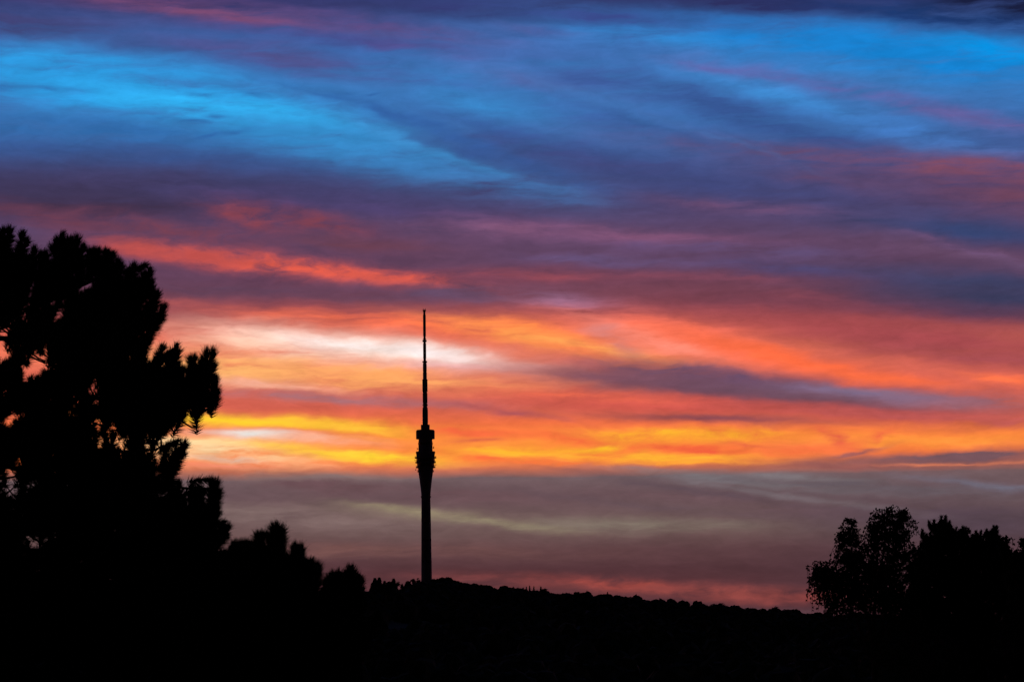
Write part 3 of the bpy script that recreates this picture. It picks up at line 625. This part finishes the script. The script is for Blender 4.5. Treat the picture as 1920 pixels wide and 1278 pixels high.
B_limbs = [([(470, 1120), (490, 1060), (515, 985)], 0), ([(470, 1150), (530, 1090), (560, 1020)], .2), ([(470, 1180), (540, 1130), (592, 1055)], -.2), ([(470, 1210), (580, 1150), (655, 1065)], .2), ([(470, 1180), (440, 1080), (450, 1015)], -.3), ([(470, 1260), (600, 1220), (690, 1170)], -.3),
           ([(470, 1180), (400, 1110), (360, 1080)], .3), ([(470, 1200), (500, 1120), (530, 1080)], .8), ([(470, 1200), (500, 1120), (560, 1090)], -.8), ([(470, 1260), (400, 1240), (330, 1200)], .3), ([(470, 1270), (600, 1230), (640, 1150)], .7)]
build_pine('pine_tree', 'low bushy pine with stubby upright shoots, between the tall pine and the tower', 27.0, 470, 1075, B_limbs, B_edge, B_out, 1000, [], 1.0, 340, half_depth=1.0, seed=9)

# ---------------------------------------------------------------- trees on the right
build_leafy('birch_tree', 'airy birch with drooping leafy twigs at lower right, left of the round pine', 48.0,
    [[(1640, 1230), (1640, 1120), (1655, 1040), (1664, 965)], [(1640, 1220), (1618, 1120), (1600, 1050), (1590, 985)], [(1630, 1220), (1600, 1150), (1570, 1095), (1540, 1068)], [(1630, 1230), (1600, 1185), (1575, 1150), (1560, 1120)], [(1645, 1220), (1665, 1130), (1690, 1060), (1698, 1000)], [(1640, 1230), (1660, 1180), (1700, 1120), (1720, 1080)]],
    [(1664, 985, 34, 34, 120, .7), (1690, 985, 22, 30, 45, .7), (1645, 1005, 20, 26, 45, .8), (1668, 1030, 40, 30, 110, .9), (1590, 1000, 16, 26, 55, .7), (1598, 1035, 26, 30, 80, .9), (1590, 1070, 24, 30, 80, 1), (1541, 1072, 17, 18, 40, .9), (1555, 1090, 28, 24, 80, 1.1), (1540, 1102, 12, 20, 25, 1.2),
     (1580, 1110, 40, 34, 120, 1), (1630, 1080, 34, 44, 150, .9), (1670, 1090, 40, 60, 200, .9), (1570, 1140, 26, 16, 40, .9), (1620, 1130, 30, 26, 60, .8), (1690, 1140, 40, 50, 180, .9), (1712, 1060, 22, 36, 90, .8), (1700, 1220, 90, 50, 220, 1)], 0.050, 12, seed=4, trunk_px=1640)
R_out = [(1660, 1330), (1690, 1130), (1712, 1040), (1730, 1000), (1742, 975), (1765, 970), (1782, 978), (1800, 992), (1835, 992), (1850, 998), (1866, 990), (1874, 996), (1884, 1020), (1900, 1040), (1930, 1052), (2000, 1080), (2060, 1160), (2080, 1330)]
R_edge = [(1728, 988, -15, .9), (1740, 972, -8, 1), (1752, 970, 0, 1), (1764, 962, -4, 1.1), (1774, 962, 8, 1.1), (1781, 972, 15, 1), (1794, 984, 5, 1), (1806, 982, 0, 1), (1812, 984, 10, .9), (1830, 991, 0, .8), (1840, 990, 4, .9), (1850, 987, -4, 1), (1862, 981, -4, 1.1), (1870, 982, 6, 1.1), (1876, 1000, 20, .9), (1726, 1002, -30, .9), (1732, 1010, -40, .8)]
R_limbs = [([(1830, 1140), (1790, 1040), (1768, 975)], -.4), ([(1830, 1130), (1840, 1050), (1866, 992)], .4), ([(1830, 1160), (1770, 1090), (1732, 1010)], .5), ([(1830, 1180), (1760, 1140), (1710, 1090)], -.5), ([(1830, 1100), (1815, 1040), (1810, 990)], .6), ([(1830, 1180), (1900, 1100), (1960, 1070)], -.4), ([(1830, 1250), (1740, 1220), (1690, 1200)], .4), ([(1830, 1250), (1950, 1220), (2040, 1180)], .4),
           ([(1830, 1200), (1800, 1120), (1780, 1080)], -1.8), ([(1830, 1200), (1860, 1120), (1880, 1080)], -1.8), ([(1830, 1200), (1860, 1120), (1880, 1060)], 1.8), ([(1830, 1200), (1790, 1120), (1760, 1060)], 1.8)]
build_pine('pine_tree', 'broad round-topped pine at lower right, behind the birch', 84.0, 1830, 1010, R_limbs, R_edge, R_out, 5000, [], .82, 110, half_depth=2.4, needle_w=0.021, seed=12, extra=3)
build_leafy('broadleaf_tree', 'leafy tree cut off by the right edge, beside the round pine', 52.0,
    [[(1960, 1230), (1950, 1120), (1930, 1040)], [(1950, 1200), (1915, 1100), (1890, 1020)], [(1960, 1220), (1990, 1120), (2000, 1050)]],
    [(1886, 1022, 10, 14, 22, .6), (1900, 1045, 20, 12, 45, .6), (1925, 1050, 26, 22, 90, .7), (1918, 1022, 7, 10, 10, .5), (1970, 1060, 40, 40, 120, .8), (1930, 1100, 50, 50, 200, .8), (1990, 1130, 50, 60, 150, .9), (1930, 1190, 70, 50, 150, .9)], 0.062, 13, seed=8, trunk_px=1960)

# ---------------------------------------------------------------- trees along the skyline of the ridge
def crown_mesh(name, kind, seed):
    """unit tree (1 m radius-scaled later): crown of leaf clumps; broad = several lobes, pointed = tapering whorls"""
    r = np.random.default_rng(seed); pts = []
    if kind == 'round':
        for _ in range(7):
            c = np.array([r.uniform(-.5, .5), r.uniform(-.5, .5), r.uniform(.45, .82)]) * [1, 1, 1]; rad = r.uniform(.34, .52)
            d = unit(r.normal(size=(190, 3))); pts.append(c * [5.5, 5.5, 15] + d * (rad * r.uniform(.55, 1.0, (190, 1)) ** .6) * [6, 6, 5.2])
        size = 1.1
    elif kind == 'open':
        for _ in range(9):
            c = np.array([r.uniform(-.7, .7), r.uniform(-.7, .7), r.uniform(.4, .95)]); d = unit(r.normal(size=(40, 3)))
            pts.append(c * [5.5, 5.5, 15] + d * r.uniform(.2, 1, (40, 1)) * [1.9, 1.9, 1.7])
        size = 0.8
    else:
        t = r.random(1300) ** .75; rad = 4.2 * (1 - t) ** .85 * (0.72 + .28 * np.abs(np.sin(t * 34))) * r.uniform(.25, 1, 1300) ** .5; a = r.uniform(0, 2 * np.pi, 1300)
        pts.append(np.stack([rad * np.cos(a), rad * np.sin(a), 2.0 + t * 15.0 - rad * .25], 1)); size = 0.8
    p = np.concatenate(pts); n = len(p); a = unit(r.normal(size=(n, 3))); b = unit(np.cross(a, r.normal(size=(n, 3)))); s = size * r.uniform(.6, 1.2, (n, 1))
    q = np.stack([p - a * s, p + b * s * .8, p + a * s, p - b * s * .8], 1)
    return mesh(name, q.reshape(-1, 3), np.arange(n * 4).reshape(-1, 4), M_WOOD)
CROWN = {k: [crown_mesh('crown', k, 40 + 7 * i + len(k)) for i in range(n)] for k, n in (('round', 6), ('open', 2), ('point', 3))}
TRUNK = {}
for k, top in (('round', 11), ('open', 13), ('point', 16)):
    t = Tubes(7); t.add([(0, 0, -1), (.1, 0, top * .4), (0, .1, top)], [.42, .28, .06])
    for a in (0.4, 2.2, 4.3):
        if k != 'point': t.add([(0, 0, top * .45), (1.6 * math.cos(a), 1.6 * math.sin(a), top * .7), (2.8 * math.cos(a), 2.8 * math.sin(a), top * .92)], [.18, .12, .04])
    TRUNK[k] = t.mesh('trunk', M_BARK)
rnd = random.Random(21)
def ridge_tree(px, py, kind, dist, label, group, width=1.0, top=None):
    """a tree whose top reaches photo row py above the ridge"""
    p = at(px, py, dist); gz = terrain(p.x, p.y); h = max(6.0, p.z - gz); nat = {'round': 15.6, 'open': 15.5, 'point': 17.4}[kind]
    o = tag(empty({'round': 'broadleaf_tree', 'open': 'broadleaf_tree', 'point': 'conifer_tree'}[kind], (p.x, p.y, gz)), label, 'tree', group)
    o.rotation_euler.z = rnd.uniform(0, 6.28); s = h / nat; o.scale = (s * width, s * width, s)
    link('trunk', TRUNK[kind], o); link('crown', rnd.choice(CROWN[kind]), o)
    return o
SPECIAL = [(698, 1092, 'point', 1.3, 'small pointed conifer touching the low pine, leftmost on the skyline'), (703, 1083, 'point', 1.35, 'pointed conifer on the skyline, left one of the pair beside the low pine'), (711, 1082, 'point', 1.35, 'pointed conifer on the skyline, right one of the pair beside the low pine'),
           (721, 1088, 'point', 1.3, 'small pointed conifer on the skyline between two taller conifer groups'), (732, 1086, 'round', .8, 'narrow round-topped tree on the skyline next to a taller conifer'), (738, 1084, 'point', 1.4, 'tall narrow conifer on the skyline, tallest between the low pine and the tower'),
           (746, 1090, 'open', .7, 'thin leafy treetop with stray twigs beside the narrow conifer'), (765, 1089, 'point', 2.1, 'lone cone-shaped conifer just left of the tower foot'), (783, 1084, 'open', .9, 'loose see-through leafy tree at the left foot of the tower'),
           (818, 1082, 'round', 1.1, 'rounded treetop touching the right foot of the tower'), (840, 1078, 'round', 1.3, 'highest broad treetop on the ridge just right of the tower'),
           (987, 1099, 'point', .6, 'thin spiky conifer, first of the spire group right of the tower'), (993, 1097, 'point', .6, 'thin spiky conifer, second of the spire group right of the tower'), (1001, 1098, 'point', .6, 'thin dark spire tree, third of the spire group right of the tower'), (1014, 1099, 'point', .8, 'bushy conifer at the right end of the spire group'),
           (1087, 1107, 'round', 1.0, 'domed treetop standing out on the middle of the ridge'), (1139, 1109, 'point', .7, 'small peaked treetop on the middle of the falling ridge'), (1245, 1120, 'round', .9, 'squarish treetop rising above its neighbours on the right half of the ridge'), (1476, 1140, 'round', .8, 'small domed treetop on the low ridge left of the birch')]
for x, y, k, w, lab in SPECIAL:
    ridge_tree(x, y, k, RIDGE + rnd.uniform(-14, 4) - (8 if 770 < x < 825 else 0), lab, 'trees on the ridge skyline', w)
x = 676.0
while x < 1700:
    y = ridge_top(x) + (rnd.uniform(0.0, 5.0) if rnd.random() < .85 else rnd.uniform(-4, 0)) + (4 if x < 790 else 0)
    if not 786 < x < 812:
        lab, grp = next((l, g) for lim, l, g in (
            (800, 'low treetop filling between the conifers left of the tower', 'low treetops left of the tower'),
            (983, 'rounded treetop on the high ridge between the tower and the spire conifers', 'treetops between tower and spire conifers'),
            (1083, 'treetop on the ridge between the spire conifers and the domed treetop', 'treetops right of the spire conifers'),
            (1240, 'treetop on the falling ridge between the domed and the squarish treetop', 'treetops in the middle of the ridge'),
            (1505, 'small treetop on the low ridge between the squarish treetop and the birch', 'treetops on the low ridge'),
            (9999, 'treetop on the ridge seen through the birch twigs', 'treetops behind the birch')) if x < lim)
        ridge_tree(x, y, 'round' if rnd.random() < .82 else rnd.choice(['point', 'open']), RIDGE + rnd.uniform(-22, 18), lab, grp, rnd.uniform(.9, 1.8) if x > 800 else .8)
    x += rnd.uniform(7, 14)

# the wood that clothes the slope below, one mass
ico_v = []; ph = (1 + 5 ** .5) / 2
for a, b in ((1, ph), (-1, ph), (1, -ph), (-1, -ph)): ico_v += [(0, a, b), (a, b, 0), (b, 0, a)]
ico_v = unit(np.array(ico_v)); fc = []
for i in range(12):
    for j in range(i + 1, 12):
        for k in range(j + 1, 12):
            if all(abs(np.linalg.norm(ico_v[p] - ico_v[q]) - 1.0515) < .01 for p, q in ((i, j), (j, k), (i, k))):
                n = np.cross(ico_v[j] - ico_v[i], ico_v[k] - ico_v[i]); fc.append((i, j, k) if n @ ico_v[i] > 0 else (i, k, j))
fc = np.array(fc); sv, sf = list(ico_v), []
for i, j, k in fc:
    m = [unit(sv[a] + sv[b]) for a, b in ((i, j), (j, k), (k, i))]; n = len(sv); sv += m
    sf += [(i, n, n + 2), (j, n + 1, n), (k, n + 2, n + 1), (n, n + 1, n + 2)]
sv, sf = np.array(sv), np.array(sf); rs = np.random.default_rng(77); wv, wf = [], []; count = 0
for _ in range(5200):
    y = rs.uniform(600, RIDGE - 30); x = rs.uniform(-.26, .26) * y
    if abs(x - base.x) < 14 and abs(y - RIDGE) < 22: continue
    rad = rs.uniform(3.2, 5.0) * np.array([1, 1, rs.uniform(.8, 1.2)]); z = terrain(x, y)
    wv.append(sv * rad * rs.uniform(.8, 1.15, (len(sv), 1)) + [x, y, z + rad[2] * .75]); wf.append(sf + count * len(sv)); count += 1
tag(link('woodland', mesh('woodland', np.concatenate(wv), np.concatenate(wf), M_WOOD)), 'dense dark wood covering the slope below the ridge skyline', 'wood', kind='stuff')
